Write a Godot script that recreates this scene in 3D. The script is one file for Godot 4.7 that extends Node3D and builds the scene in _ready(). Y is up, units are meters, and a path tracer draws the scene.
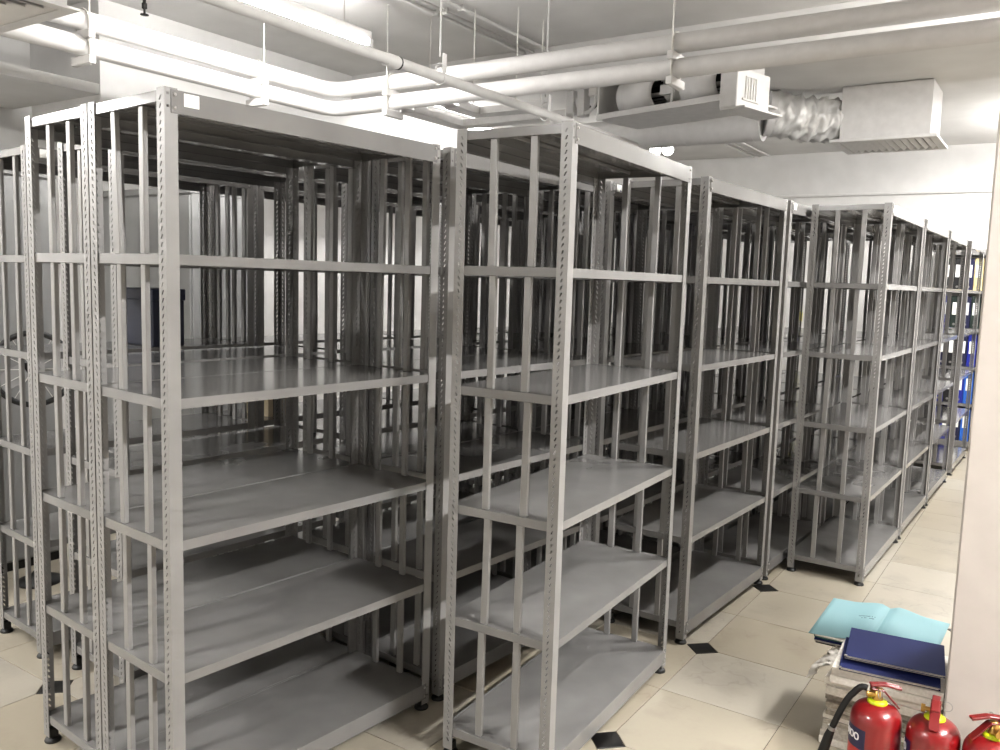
extends Node3D
# Storage room full of grey slotted-angle racks. World axes follow the floor tiles.

const D := 0.392            # rack depth
const L := 1.0              # rack length
const FW := 0.036           # width of an upright's flange
const LEVELS := [1.995, 1.592, 1.221, 0.842, 0.473, 0.097]
const CEIL := 3.07

var mats := {}
var used := {}
var rng := RandomNumberGenerator.new()

# ---------------------------------------------------------------- helpers
func numbered(called: String) -> String:
	if not used.has(called):
		used[called] = 0
		return called
	used[called] += 1
	return "%s_%03d" % [called, used[called]]

func thing(called: String, label: String, category: String, at := Vector3.ZERO, turn := 0.0, group := "") -> Node3D:
	var o := Node3D.new()
	o.name = numbered(called)
	add_child(o)
	o.position = at
	o.rotation_degrees.y = turn
	tag(o, label, category, group)
	return o

func tag(o: Node, label: String, category: String, group := "") -> void:
	o.set_meta("label", label)
	o.set_meta("category", category)
	if group != "":
		o.set_meta("group", group)

func structure(o: Node, label: String, category: String) -> Node:
	tag(o, label, category)
	o.set_meta("kind", "structure")
	return o

func mesh_node(called: String, mesh: Mesh, m: Material, parent: Node, at := Vector3.ZERO) -> MeshInstance3D:
	var o := MeshInstance3D.new()
	o.name = called
	o.mesh = mesh
	if m != null:
		o.material_override = m
	o.cast_shadow = GeometryInstance3D.SHADOW_CASTING_SETTING_ON
	parent.add_child(o, true)
	o.position = at
	return o

func begin(smooth := false) -> SurfaceTool:
	var st := SurfaceTool.new()
	st.begin(Mesh.PRIMITIVE_TRIANGLES)
	st.set_smooth_group(0 if smooth else -1)
	return st

func done(st: SurfaceTool) -> ArrayMesh:
	st.generate_normals()
	return st.commit()

func quad(st: SurfaceTool, a: Vector3, b: Vector3, c: Vector3, d: Vector3, n: Vector3) -> void:
	if (b - a).cross(c - a).dot(n) < 0.0:
		var t := b
		b = d
		d = t
	for v in [a, c, b, a, d, c]:
		st.add_vertex(v)

func box(st: SurfaceTool, lo: Vector3, hi: Vector3, xf := Transform3D.IDENTITY) -> void:
	var p := []
	for i in 8:
		p.append(xf * Vector3(hi.x if i & 1 else lo.x, hi.y if i & 2 else lo.y, hi.z if i & 4 else lo.z))
	var b := xf.basis
	quad(st, p[0], p[2], p[6], p[4], -b.x)
	quad(st, p[1], p[3], p[7], p[5], b.x)
	quad(st, p[0], p[1], p[5], p[4], -b.y)
	quad(st, p[2], p[3], p[7], p[6], b.y)
	quad(st, p[0], p[1], p[3], p[2], -b.z)
	quad(st, p[4], p[5], p[7], p[6], b.z)

# box with its twelve edges chamfered
func bevel_box(st: SurfaceTool, lo: Vector3, hi: Vector3, r: float, xf := Transform3D.IDENTITY) -> void:
	var c := (lo + hi) * 0.5
	var h := (hi - lo) * 0.5
	for ax in 3:
		for s in [-1.0, 1.0]:
			var u := (ax + 1) % 3
			var w := (ax + 2) % 3
			var pts := []
			for k in [[-1, -1], [1, -1], [1, 1], [-1, 1]]:
				var v := Vector3.ZERO
				v[ax] = s * h[ax]
				v[u] = k[0] * (h[u] - r)
				v[w] = k[1] * (h[w] - r)
				pts.append(xf * (c + v))
			var n := Vector3.ZERO
			n[ax] = s
			quad(st, pts[0], pts[1], pts[2], pts[3], xf.basis * n)
	for ax in 3:
		var u := (ax + 1) % 3
		var w := (ax + 2) % 3
		for a in [-1.0, 1.0]:
			for b in [-1.0, 1.0]:
				var pts := []
				for k in [[0, -1], [0, 1], [1, 1], [1, -1]]:
					var v := Vector3.ZERO
					v[ax] = k[1] * (h[ax] - r)
					v[u] = a * (h[u] - (r if k[0] == 0 else 0.0))
					v[w] = b * (h[w] - (0.0 if k[0] == 0 else r))
					pts.append(xf * (c + v))
				var n := Vector3.ZERO
				n[u] = a
				n[w] = b
				quad(st, pts[0], pts[1], pts[2], pts[3], xf.basis * n)
	for a in [-1.0, 1.0]:
		for b in [-1.0, 1.0]:
			for e in [-1.0, 1.0]:
				var s := Vector3(a, b, e)
				var pa := xf * (c + Vector3(a * h.x, b * (h.y - r), e * (h.z - r)))
				var pb := xf * (c + Vector3(a * (h.x - r), b * h.y, e * (h.z - r)))
				var pc := xf * (c + Vector3(a * (h.x - r), b * (h.y - r), e * h.z))
				if (pb - pa).cross(pc - pa).dot(xf.basis * s) < 0.0:
					var t := pb
					pb = pc
					pc = t
				for v in [pa, pc, pb]:
					st.add_vertex(v)

func tube(st: SurfaceTool, path: Array, radius, seg := 12, caps := true) -> void:
	var n := path.size()
	var rings := []
	var up := Vector3.UP
	var first: Vector3 = (path[1] - path[0]).normalized()
	if absf(first.dot(up)) > 0.95:
		up = Vector3.RIGHT
	var side := first.cross(up).normalized()
	for i in n:
		var t: Vector3
		if i == 0:
			t = first
		elif i == n - 1:
			t = (path[n - 1] - path[n - 2]).normalized()
		else:
			t = (path[i + 1] - path[i - 1]).normalized()
		side = (side - t * side.dot(t)).normalized()
		var oth := t.cross(side).normalized()
		var r: float = radius[i] if radius is Array else radius
		var ring := []
		for k in seg:
			var a := TAU * k / seg
			ring.append(path[i] + (side * cos(a) + oth * sin(a)) * r)
		rings.append(ring)
	for i in n - 1:
		var mid: Vector3 = (path[i] + path[i + 1]) * 0.5
		for k in seg:
			var k2 := (k + 1) % seg
			var a: Vector3 = rings[i][k]
			var c: Vector3 = rings[i + 1][k2]
			quad(st, a, rings[i][k2], c, rings[i + 1][k], (a + c) * 0.5 - mid)
	if caps:
		st.set_smooth_group(-1)
		for e in [0, n - 1]:
			var nn: Vector3 = (path[0] - path[1]) if e == 0 else (path[n - 1] - path[n - 2])
			for k in seg:
				var a: Vector3 = rings[e][k]
				var b: Vector3 = rings[e][(k + 1) % seg]
				var c: Vector3 = path[e]
				if (b - a).cross(c - a).dot(nn) < 0.0:
					var t2 := a
					a = b
					b = t2
				for v in [a, c, b]:
					st.add_vertex(v)
		st.set_smooth_group(0)

func lathe(st: SurfaceTool, prof: Array, seg := 24, xf := Transform3D.IDENTITY) -> void:
	for i in prof.size() - 1:
		var p: Vector2 = prof[i]
		var q: Vector2 = prof[i + 1]
		for k in seg:
			var a0 := TAU * k / seg
			var a1 := TAU * (k + 1) / seg
			var d0 := Vector3(cos(a0), 0, sin(a0))
			var d1 := Vector3(cos(a1), 0, sin(a1))
			var a := d0 * p.x + Vector3.UP * p.y
			var b := d1 * p.x + Vector3.UP * p.y
			var c := d1 * q.x + Vector3.UP * q.y
			var d := d0 * q.x + Vector3.UP * q.y
			var out := (d0 + d1).normalized() * (q.y - p.y) - Vector3.UP * (q.x - p.x)
			if p.x < 1e-6:
				tri(st, xf * a, xf * c, xf * d, xf.basis * out)
			elif q.x < 1e-6:
				tri(st, xf * a, xf * b, xf * c, xf.basis * out)
			else:
				quad(st, xf * a, xf * b, xf * c, xf * d, xf.basis * out)

func tri(st: SurfaceTool, a: Vector3, b: Vector3, c: Vector3, n: Vector3) -> void:
	if (b - a).cross(c - a).dot(n) < 0.0:
		var t := b
		b = c
		c = t
	for v in [a, c, b]:
		st.add_vertex(v)

# upright prism over a polygon in the xz plane
func prism(st: SurfaceTool, poly: Array, y0: float, y1: float, r := 0.0) -> void:
	var c := Vector2.ZERO
	for p in poly:
		c += p
	c /= poly.size()
	var n := poly.size()
	for i in n:
		var a: Vector2 = poly[i]
		var b: Vector2 = poly[(i + 1) % n]
		var ai := a + (c - a).normalized() * r
		var bi := b + (c - b).normalized() * r
		var m := (a + b) * 0.5 - c
		var out := Vector3(m.x, 0, m.y)
		quad(st, Vector3(a.x, y0, a.y), Vector3(b.x, y0, b.y), Vector3(b.x, y1 - r, b.y), Vector3(a.x, y1 - r, a.y), out)
		if r > 0.0:
			quad(st, Vector3(a.x, y1 - r, a.y), Vector3(b.x, y1 - r, b.y), Vector3(bi.x, y1, bi.y), Vector3(ai.x, y1, ai.y), out.normalized() + Vector3.UP)
		tri(st, Vector3(ai.x, y1, ai.y), Vector3(bi.x, y1, bi.y), Vector3(c.x, y1, c.y), Vector3.UP)

func box_mesh(lo: Vector3, hi: Vector3, r := 0.0) -> ArrayMesh:
	var st := begin()
	if r > 0.0:
		bevel_box(st, lo, hi, r)
	else:
		box(st, lo, hi)
	return done(st)

# sheet-metal box that is open underneath
func open_box_mesh(lo: Vector3, hi: Vector3, t: float) -> ArrayMesh:
	var st := begin()
	box(st, Vector3(lo.x, lo.y, lo.z), Vector3(lo.x + t, hi.y, hi.z))
	box(st, Vector3(hi.x - t, lo.y, lo.z), Vector3(hi.x, hi.y, hi.z))
	box(st, Vector3(lo.x + t, lo.y, lo.z), Vector3(hi.x - t, hi.y, lo.z + t))
	box(st, Vector3(lo.x + t, lo.y, hi.z - t), Vector3(hi.x - t, hi.y, hi.z))
	box(st, Vector3(lo.x + t, hi.y - t, lo.z + t), Vector3(hi.x - t, hi.y, hi.z - t))
	return done(st)

func tube_mesh(path: Array, radius, seg := 12) -> ArrayMesh:
	var st := begin(true)
	tube(st, path, radius, seg)
	return done(st)

# ---------------------------------------------------------------- materials
func flat(c: Color, rough := 0.6, metal := 0.0, spec := 0.5) -> StandardMaterial3D:
	var m := StandardMaterial3D.new()
	m.albedo_color = c
	m.roughness = rough
	m.metallic = metal
	m.metallic_specular = spec
	return m

func noise_image(size: int, freq: float, sd: int, octaves: int) -> Image:
	var n := FastNoiseLite.new()
	n.seed = sd
	n.noise_type = FastNoiseLite.TYPE_SIMPLEX_SMOOTH
	n.frequency = freq
	n.fractal_octaves = octaves
	return n.get_seamless_image(size, size)

func tinted(img: Image, a: Color, b: Color, power := 1.0) -> ImageTexture:
	var o := Image.create(img.get_width(), img.get_height(), true, Image.FORMAT_RGB8)
	for y in img.get_height():
		for x in img.get_width():
			o.set_pixel(x, y, a.lerp(b, pow(img.get_pixel(x, y).r, power)))
	o.generate_mipmaps()
	return ImageTexture.create_from_image(o)

func noisy(a: Color, b: Color, scale: float, freq: float, sd: int, rough: float, power := 1.0) -> StandardMaterial3D:
	var m := StandardMaterial3D.new()
	m.albedo_texture = tinted(noise_image(256, freq, sd, 5), a, b, power)
	m.uv1_triplanar = true
	m.uv1_world_triplanar = true
	m.uv1_scale = Vector3.ONE * scale
	m.roughness = rough
	return m

func marble(base: Color, vein: Color, sd: int) -> StandardMaterial3D:
	var cloud := noise_image(512, 0.006, sd, 5)
	var warp := noise_image(512, 0.009, sd + 7, 4)
	var grain := noise_image(512, 0.09, sd + 3, 2)
	var o := Image.create(512, 512, true, Image.FORMAT_RGB8)
	for y in 512:
		for x in 512:
			var v: float = 1.0 - clampf(absf(warp.get_pixel(x, y).r - 0.5) * 22.0, 0.0, 1.0)
			var k: float = clampf(v * 0.30 * smoothstep(0.5, 0.8, cloud.get_pixel(x, y).r) + smoothstep(0.45, 0.95, cloud.get_pixel(x, y).r) * 0.28 + (grain.get_pixel(x, y).r - 0.5) * 0.08, 0.0, 1.0)
			o.set_pixel(x, y, base.lerp(vein, k))
	o.generate_mipmaps()
	var m := StandardMaterial3D.new()
	m.albedo_texture = ImageTexture.create_from_image(o)
	m.uv1_triplanar = true
	m.uv1_world_triplanar = true
	m.uv1_scale = Vector3.ONE * 0.83
	m.uv1_offset = Vector3(sd * 0.37, 0.0, sd * 0.21)
	m.roughness = 0.3
	return m

func make_materials() -> void:
	mats.paint = noisy(Color(0.475, 0.468, 0.462), Color(0.51, 0.503, 0.497), 1.3, 0.02, 11, 0.36)
	mats.shelf = noisy(Color(0.415, 0.41, 0.405), Color(0.475, 0.47, 0.465), 0.9, 0.012, 12, 0.15)
	mats.bolt = flat(Color(0.62, 0.61, 0.60), 0.35, 0.8)
	mats.foot = flat(Color(0.035, 0.034, 0.034), 0.5)
	mats.sticker = flat(Color(0.93, 0.93, 0.92), 0.5)
	mats.blue_print = flat(Color(0.06, 0.08, 0.42), 0.5)
	mats.tiles = [marble(Color(0.63, 0.60, 0.54), Color(0.49, 0.455, 0.41), 1), marble(Color(0.645, 0.62, 0.57), Color(0.49, 0.465, 0.43), 2), marble(Color(0.62, 0.587, 0.522), Color(0.515, 0.47, 0.41), 3)]
	mats.diamond = flat(Color(0.045, 0.04, 0.038), 0.35)
	mats.grout = noisy(Color(0.22, 0.19, 0.16), Color(0.36, 0.32, 0.27), 2.0, 0.03, 5, 0.9)
	mats.wall = noisy(Color(0.77, 0.765, 0.757), Color(0.81, 0.805, 0.797), 0.7, 0.02, 21, 0.8)
	mats.pillar = noisy(Color(0.72, 0.69, 0.665), Color(0.75, 0.72, 0.695), 0.9, 0.03, 23, 0.75)
	mats.ceiling = noisy(Color(0.775, 0.77, 0.763), Color(0.825, 0.82, 0.813), 0.5, 0.015, 22, 0.85)
	mats.white_paint = noisy(Color(0.74, 0.733, 0.725), Color(0.79, 0.783, 0.775), 1.4, 0.03, 24, 0.6)
	mats.galvanised = flat(Color(0.80, 0.79, 0.77), 0.45, 0.2)
	mats.black = flat(Color(0.03, 0.03, 0.03), 0.6)
	mats.dark_metal = flat(Color(0.12, 0.115, 0.11), 0.5, 0.4)
	mats.cabinet = noisy(Color(0.46, 0.46, 0.457), Color(0.49, 0.49, 0.487), 0.8, 0.02, 31, 0.45)
	mats.foil = flat(Color(0.80, 0.795, 0.785), 0.4, 0.15)
	var tube_glow := StandardMaterial3D.new()
	tube_glow.albedo_color = Color(0.95, 0.95, 0.93)
	tube_glow.emission_enabled = true
	tube_glow.emission = Color(1.0, 0.992, 0.98)
	tube_glow.emission_energy_multiplier = TUBE_GLOW
	mats.tube_glow = tube_glow
	mats.head_glow = tube_glow.duplicate()
	mats.head_glow.emission_energy_multiplier = 12.0

# ---------------------------------------------------------------- racks
var post_meshes := {}
var shelf_mid: ArrayMesh
var shelf_wide: ArrayMesh
var bar_meshes := []
var foot_mesh: ArrayMesh
var bolt_mesh: ArrayMesh
var sticker_mesh: ArrayMesh
var mark_mesh: ArrayMesh

# a thin sheet of width w between heights v0 and v1 with slanted slots punched through it
func slotted(st: SurfaceTool, put: Callable, w: float, v0: float, v1: float, holes: Array, t: float, face: Vector3, along: Vector3) -> void:
	for dd in [0.0, t]:
		var n: Vector3 = face if dd == 0.0 else -face
		var y := v0
		for h in holes:
			var lo: float = h.v - h.hh
			var hi: float = h.v + h.hh
			quad(st, put.call(0.0, y, dd), put.call(w, y, dd), put.call(w, lo, dd), put.call(0.0, lo, dd), n)
			quad(st, put.call(0.0, lo, dd), put.call(h.u - h.s - h.hw, lo, dd), put.call(h.u + h.s - h.hw, hi, dd), put.call(0.0, hi, dd), n)
			quad(st, put.call(h.u - h.s + h.hw, lo, dd), put.call(w, lo, dd), put.call(w, hi, dd), put.call(h.u + h.s + h.hw, hi, dd), n)
			y = hi
		quad(st, put.call(0.0, y, dd), put.call(w, y, dd), put.call(w, v1, dd), put.call(0.0, v1, dd), n)
	for h in holes:
		var lo: float = h.v - h.hh
		var hi: float = h.v + h.hh
		var c: Array = [[h.u - h.s - h.hw, lo], [h.u - h.s + h.hw, lo], [h.u + h.s + h.hw, hi], [h.u + h.s - h.hw, hi]]
		for k in 4:
			var a: Array = c[k]
			var b: Array = c[(k + 1) % 4]
			var mid: Vector3 = put.call((a[0] + b[0]) * 0.5, (a[1] + b[1]) * 0.5, 0.0)
			quad(st, put.call(a[0], a[1], 0.0), put.call(b[0], b[1], 0.0), put.call(b[0], b[1], t), put.call(a[0], a[1], t), put.call(h.u, h.v, 0.0) - mid)
	quad(st, put.call(w, v0, 0.0), put.call(w, v1, 0.0), put.call(w, v1, t), put.call(w, v0, t), along)
	for e in [v0, v1]:
		quad(st, put.call(0.0, e, 0.0), put.call(w, e, 0.0), put.call(w, e, t), put.call(0.0, e, t), Vector3.UP if e == v1 else Vector3.DOWN)

func make_rack_meshes() -> void:
	for sx in [1, -1]:
		for sz in [1, -1]:
			var st := begin()
			var holes := []
			var y := 0.055
			while y < 1.99:
				holes.append({"u": 0.019, "v": y, "hw": 0.0026, "hh": 0.0058, "s": -0.0028})
				y += 0.02
			var put_end := func(u: float, v: float, d: float) -> Vector3: return Vector3(sx * d, v, sz * u)
			slotted(st, put_end, FW, 0.022, 2.0, holes, 0.002, Vector3(-sx, 0, 0), Vector3(0, 0, sz))
			var rounds := []
			for yy in [0.052, 0.082, 1.955, 1.985]:
				rounds.append({"u": 0.009, "v": yy, "hw": 0.0032, "hh": 0.0034, "s": 0.0})
			var put_front := func(u: float, v: float, d: float) -> Vector3: return Vector3(sx * u, v, sz * d)
			if sz == 1:
				rounds = holes
			slotted(st, put_front, FW, 0.022, 2.0, rounds, 0.002, Vector3(0, 0, -sz), Vector3(sx, 0, 0))
			post_meshes[[sx, sz]] = done(st)
	for wide in [false, true]:
		var st := begin()
		var x0 := 0.0035
		var x1 := L - 0.0035
		var z0 := -D + 0.0035
		var z1 := -0.0035
		var t := 0.0016
		var rim := 0.027
		box(st, Vector3(x0, -t, z0), Vector3(x1, 0, z1))
		for e in [[x0, x0 + t], [x1 - t, x1]]:
			box(st, Vector3(e[0], -rim, z0 + t), Vector3(e[1], -t, z1 - t))
		var lip := 0.012
		box(st, Vector3(x0 + t, -rim, z0 + t), Vector3(x0 + lip, -rim + t, z1 - t))
		box(st, Vector3(x1 - lip, -rim, z0 + t), Vector3(x1 - t, -rim + t, z1 - t))
		for e in [[z0, z0 + t, z0 + t, z0 + lip], [z1 - t, z1, z1 - lip, z1 - t]]:
			box(st, Vector3(x0, -rim, e[0]), Vector3(x1, -t, e[1]))
			box(st, Vector3(x0 + lip, -rim, e[2]), Vector3(x1 - lip, -rim + t, e[3]))
		# stiffening channels folded under the plate
		for zc in [-D * 0.33, -D * 0.67]:
			bevel_box(st, Vector3(x0 + 0.014, -0.016, zc - 0.02), Vector3(x1 - 0.014, -t, zc + 0.02), 0.003)
		if wide:
			# deep beam plates bolted across the front and the back of the uprights
			for e in [[0.0004, 0.0024], [-D - 0.0024, -D - 0.0004]]:
				bevel_box(st, Vector3(0.017, -0.056, e[0]), Vector3(L - 0.017, 0.001, e[1]), 0.0006)
			box(st, Vector3(0.04, -0.056, -0.016), Vector3(L - 0.04, -0.054, 0.001))
			box(st, Vector3(0.04, -0.056, -D - 0.001), Vector3(L - 0.04, -0.054, -D + 0.016))
			box(st, Vector3(0.04, -0.001, -0.006), Vector3(L - 0.04, 0.001, 0.001))
			box(st, Vector3(0.04, -0.001, -D - 0.001), Vector3(L - 0.04, 0.001, -D + 0.006))
			shelf_wide = done(st)
		else:
			shelf_mid = done(st)
	for i in 5:
		var lo: float = LEVELS[i + 1]
		var hi: float = LEVELS[i] - 0.028
		bar_meshes.append(box_mesh(Vector3(-0.007, 0.0, -0.0115), Vector3(0.007, hi - lo, 0.0115), 0.0015))
	var fs := begin(true)
	lathe(fs, [Vector2(0, 0), Vector2(0.025, 0), Vector2(0.026, 0.005), Vector2(0.022, 0.012), Vector2(0.012, 0.017), Vector2(0.007, 0.019), Vector2(0.007, 0.030), Vector2(0, 0.030)], 18)
	fs.set_smooth_group(-1)
	bevel_box(fs, Vector3(-0.0135, 0.016, -0.0135), Vector3(0.0135, 0.045, 0.0135), 0.002)
	foot_mesh = done(fs)
	var bs := begin(true)
	lathe(bs, [Vector2(0.0048, 0), Vector2(0.0048, 0.002), Vector2(0.0035, 0.0034), Vector2(0, 0.004)], 8, Transform3D(Basis(Vector3.RIGHT, PI / 2), Vector3.ZERO))
	bolt_mesh = done(bs)
	sticker_mesh = box_mesh(Vector3(0, -0.016, 0), Vector3(0.042, 0.016, 0.0006))
	var ms := begin()
	prism(ms, [Vector2(0, 0), Vector2(0.015, 0), Vector2(0.0075, -0.012)], 0.0, 0.0004)
	mark_mesh = done(ms)

# one rack; its origin is the near left corner on the floor, length along +x, depth along -z
func rack(at: Vector2, turn: float, label: String, opts := {}) -> Node3D:
	var t := thing("storage_rack", label, "rack", Vector3(at.x, 0, at.y), turn, "grey slotted-angle storage racks")
	for c in [[0.0, 0.0, 1, -1], [L, 0.0, -1, -1], [0.0, -D, 1, 1], [L, -D, -1, 1]]:
		var p := mesh_node("upright", post_meshes[[c[2], c[3]]], mats.paint, t, Vector3(c[0], 0, c[1]))
		mesh_node("foot", foot_mesh, mats.foot, p, Vector3(c[2] * 0.019, 0, c[3] * 0.019)).set_meta("label", "black plastic levelling foot")
	for i in 6:
		var wide := i == 0 or i == 5
		var s := mesh_node("shelf", shelf_wide if wide else shelf_mid, mats.shelf, t, Vector3(0, LEVELS[i], 0))
		if wide and not opts.get("plain", false):
			for x in [0.027, L - 0.027]:
				for y in [-0.011, -0.043]:
					mesh_node("bolt", bolt_mesh, mats.bolt, s, Vector3(x, y, 0.0024))
	for side in 2:
		for i in 5:
			for k in 2:
				var lean := 0.0
				if opts.has("lean") and side == 0 and i == 0 and k == 1:
					lean = opts.lean
				var zc := -D * (0.335 + 0.33 * k) + rng.randf_range(-0.006, 0.006)
				var b := mesh_node("end_bar", bar_meshes[i], mats.paint, t, Vector3(0.017 if side == 0 else L - 0.017, LEVELS[i + 1] + 0.0002, zc))
				b.rotation_degrees.x = lean + rng.randf_range(-0.5, 0.5)
	if opts.get("sticker", true):
		var back: bool = opts.get("back_sticker", false)
		var p := Vector3(0.052, LEVELS[0] - 0.020, 0.0025)
		var s := mesh_node("label_sticker", sticker_mesh, mats.sticker, t, p)
		s.set_meta("label", "small white maker's sticker with a blue mark")
		if back:
			s.position = Vector3(L - 0.052, p.y, -D - 0.0025)
			s.rotation.y = PI
		if opts.get("faded", false):
			return t
		var m := mesh_node("printed_mark", mark_mesh, mats.blue_print, s, Vector3(0.026, -0.014, 0.0006))
		m.rotation.x = PI / 2
	return t

# ---------------------------------------------------------------- lamps
const TUBE_GLOW := 190.0
const LAMP_POWER := 3.5

func batten(at: Vector3, label: String, length := 1.2, along_z := false, power := 1.0, rods := true) -> void:
	var t := thing("fluorescent_lamp", label, "lamp", at, 90.0 if along_z else 0.0, "ceiling fluorescent lamps")
	var h := length * 0.5
	var st := begin()
	bevel_box(st, Vector3(-h, 0.02, -0.035), Vector3(h, 0.065, 0.035), 0.006)
	mesh_node("housing", done(st), mats.white_paint, t)
	var glow: StandardMaterial3D = mats.tube_glow.duplicate()
	glow.emission_energy_multiplier = TUBE_GLOW * power
	for z in [-0.028, 0.028]:
		mesh_node("tube", tube_mesh([Vector3(-h + 0.03, 0, z), Vector3(h - 0.03, 0, z)], 0.013, 12), glow, t)
	for s in [-1.0, 1.0]:
		mesh_node("end_socket", box_mesh(Vector3(s * (h - 0.015) - 0.015, -0.016, -0.044), Vector3(s * (h - 0.015) + 0.015, 0.02, 0.044), 0.003), mats.white_paint, t)
		if rods:
			mesh_node("suspension_rod", tube_mesh([Vector3(s * h * 0.7, 0.06, 0), Vector3(s * h * 0.7, CEIL - at.y, 0)], 0.004, 6), mats.galvanised, t)
	var a := AreaLight3D.new()
	a.name = "tube_light"
	a.area_size = Vector2(length - 0.06, 0.09)
	a.light_color = Color(1.0, 0.992, 0.98)
	a.light_energy = LAMP_POWER * power
	a.area_range = 14.0
	a.shadow_enabled = true
	t.add_child(a)
	a.position = Vector3(0, -0.018, 0)
	a.rotation_degrees.x = -90.0

# ================================================================ scene
func _ready() -> void:
	rng.seed = 2023
	# camera
	var cam := Camera3D.new()
	cam.name = "camera"
	add_child(cam)
	cam.position = Vector3(-1.3011, 1.5494, 1.8823)
	cam.rotation_degrees = Vector3(-6.3775, -56.3213, 1.7228)
	cam.fov = 48.03
	cam.near = 0.05
	cam.current = true
	var we := WorldEnvironment.new()
	we.name = "environment"
	var env := Environment.new()
	env.background_mode = Environment.BG_COLOR
	env.background_color = Color(0.5, 0.5, 0.5)
	env.tonemap_mode = Environment.TONE_MAPPER_LINEAR
	env.tonemap_exposure = 1.17
	env.sdfgi_enabled = true
	env.ssao_enabled = true
	env.ssil_enabled = true
	we.environment = env
	add_child(we)

	make_materials()
	make_rack_meshes()
	lamps()
	room()
	floor_tiles()
	all_racks()
	ceiling_services()
	far_end()
	left_background()
	paper_pile()
	extinguishers()

func lamps() -> void:
	batten(Vector3(1.61, 2.80, -1.385), "lit twin-tube fluorescent lamp above the sprinkler pipe at left", 1.2, false, 0.7)
	batten(Vector3(4.3, 2.78, -2.25), "lit fluorescent lamp far back, behind the two white pipes", 1.2, false, 0.45)
	batten(Vector3(-2.9, 2.94, -0.9), "fluorescent lamp left of the camera, out of the picture", 1.2, false, 2.2)
	batten(Vector3(-0.9, 2.44, -3.05), "fluorescent lamp over the back aisle, out of the picture", 1.2, false, 1.0)
	batten(Vector3(0.7, 2.94, 3.60), "fluorescent lamp in the open area right of the camera, out of the picture", 1.2, false, 3.6)
	batten(Vector3(3.4, 2.94, 2.10), "fluorescent lamp over the aisle behind the pillar, out of the picture", 1.2, false, 2.0)
	batten(Vector3(7.2, 2.94, 1.95), "fluorescent lamp over the far end of the aisle, out of the picture", 1.2, false, 2.4)
	# twin-head lamp far back
	var t := thing("twin_spot_lamp", "pair of small bright lamp heads peeking over the centre rack's top beam", "lamp", Vector3(6.5, 2.86, -1.51))
	mesh_node("body", box_mesh(Vector3(-0.05, 0.07, -0.13), Vector3(0.05, CEIL - 2.86, 0.13), 0.008), mats.white_paint, t)
	for z in [-0.065, 0.065]:
		var hs := begin(true)
		lathe(hs, [Vector2(0.0, -0.055), Vector2(0.03, -0.048), Vector2(0.05, -0.025), Vector2(0.055, 0.0), Vector2(0.05, 0.025), Vector2(0.035, 0.05), Vector2(0.02, 0.07), Vector2(0, 0.07)], 20)
		mesh_node("lamp_head", done(hs), mats.head_glow, t, Vector3(0, 0, z))
	var o := OmniLight3D.new()
	o.name = "spot_glow"
	o.light_color = Color(1.0, 0.992, 0.98)
	o.light_energy = 0.6
	o.light_size = 0.05
	o.omni_range = 10.0
	o.omni_attenuation = 2.0
	o.shadow_enabled = true
	t.add_child(o)
	o.position = Vector3(-0.09, -0.07, 0)

func room() -> void:
	var x0 := -6.0
	var x1 := 8.6
	var z0 := -3.55
	var z1 := 6.0
	var w := 0.2
	structure(mesh_node("ceiling", box_mesh(Vector3(x0 - w, CEIL, z0 - w), Vector3(x1 + w, CEIL + 0.2, z1 + w)), mats.ceiling, self), "off-white painted concrete ceiling", "ceiling")
	structure(mesh_node("wall_far", box_mesh(Vector3(x1, -0.1, z0 - w), Vector3(x1 + w, CEIL, z1 + w)), mats.wall, self), "bright white wall at the far end of the room", "wall")
	structure(mesh_node("wall_left", box_mesh(Vector3(x0, -0.1, z0 - w), Vector3(x1, CEIL, z0)), mats.wall, self), "white wall behind the rows of racks", "wall")
	structure(mesh_node("wall_right", box_mesh(Vector3(x0, -0.1, z1), Vector3(x1, CEIL, z1 + w)), mats.wall, self), "white wall along the aisle, out of the picture", "wall")
	structure(mesh_node("wall_near", box_mesh(Vector3(x0 - w, -0.1, z0 - w), Vector3(x0, CEIL, z1 + w)), mats.wall, self), "white wall behind the camera", "wall")
	var st := begin()
	bevel_box(st, Vector3(1.45, 0, 1.682), Vector3(2.05, CEIL, 2.30), 0.006)
	structure(mesh_node("wall_pillar", done(st), mats.pillar, self), "pale pinkish-white pillar at the right edge behind the fire extinguishers", "pillar")
	# false-ceiling ledge along the left wall and the bulkhead that closes it
	structure(mesh_node("ceiling_ledge", box_mesh(Vector3(x0, 2.50, z0), Vector3(1.41, 2.556, -2.62)), mats.wall, self), "white false-ceiling ledge at the upper left", "ceiling")
	structure(mesh_node("ceiling_bulkhead", box_mesh(Vector3(1.525, 2.38, z0), Vector3(x1, CEIL, -2.8)), mats.ceiling, self), "grey-white bulkhead behind the two white pipes", "ceiling")
	structure(mesh_node("ceiling_beam", box_mesh(Vector3(3.56, 2.888, -2.8), Vector3(4.87, CEIL, z1)), mats.ceiling, self), "wide shallow ceiling beam above the fan coil unit", "ceiling")
	structure(mesh_node("trim_1", box_mesh(Vector3(x1 - 0.03, 2.585, z0), Vector3(x1, 2.612, z1), 0.004), mats.white_paint, self), "thin trunking line running across the far white wall", "trim")

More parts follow.
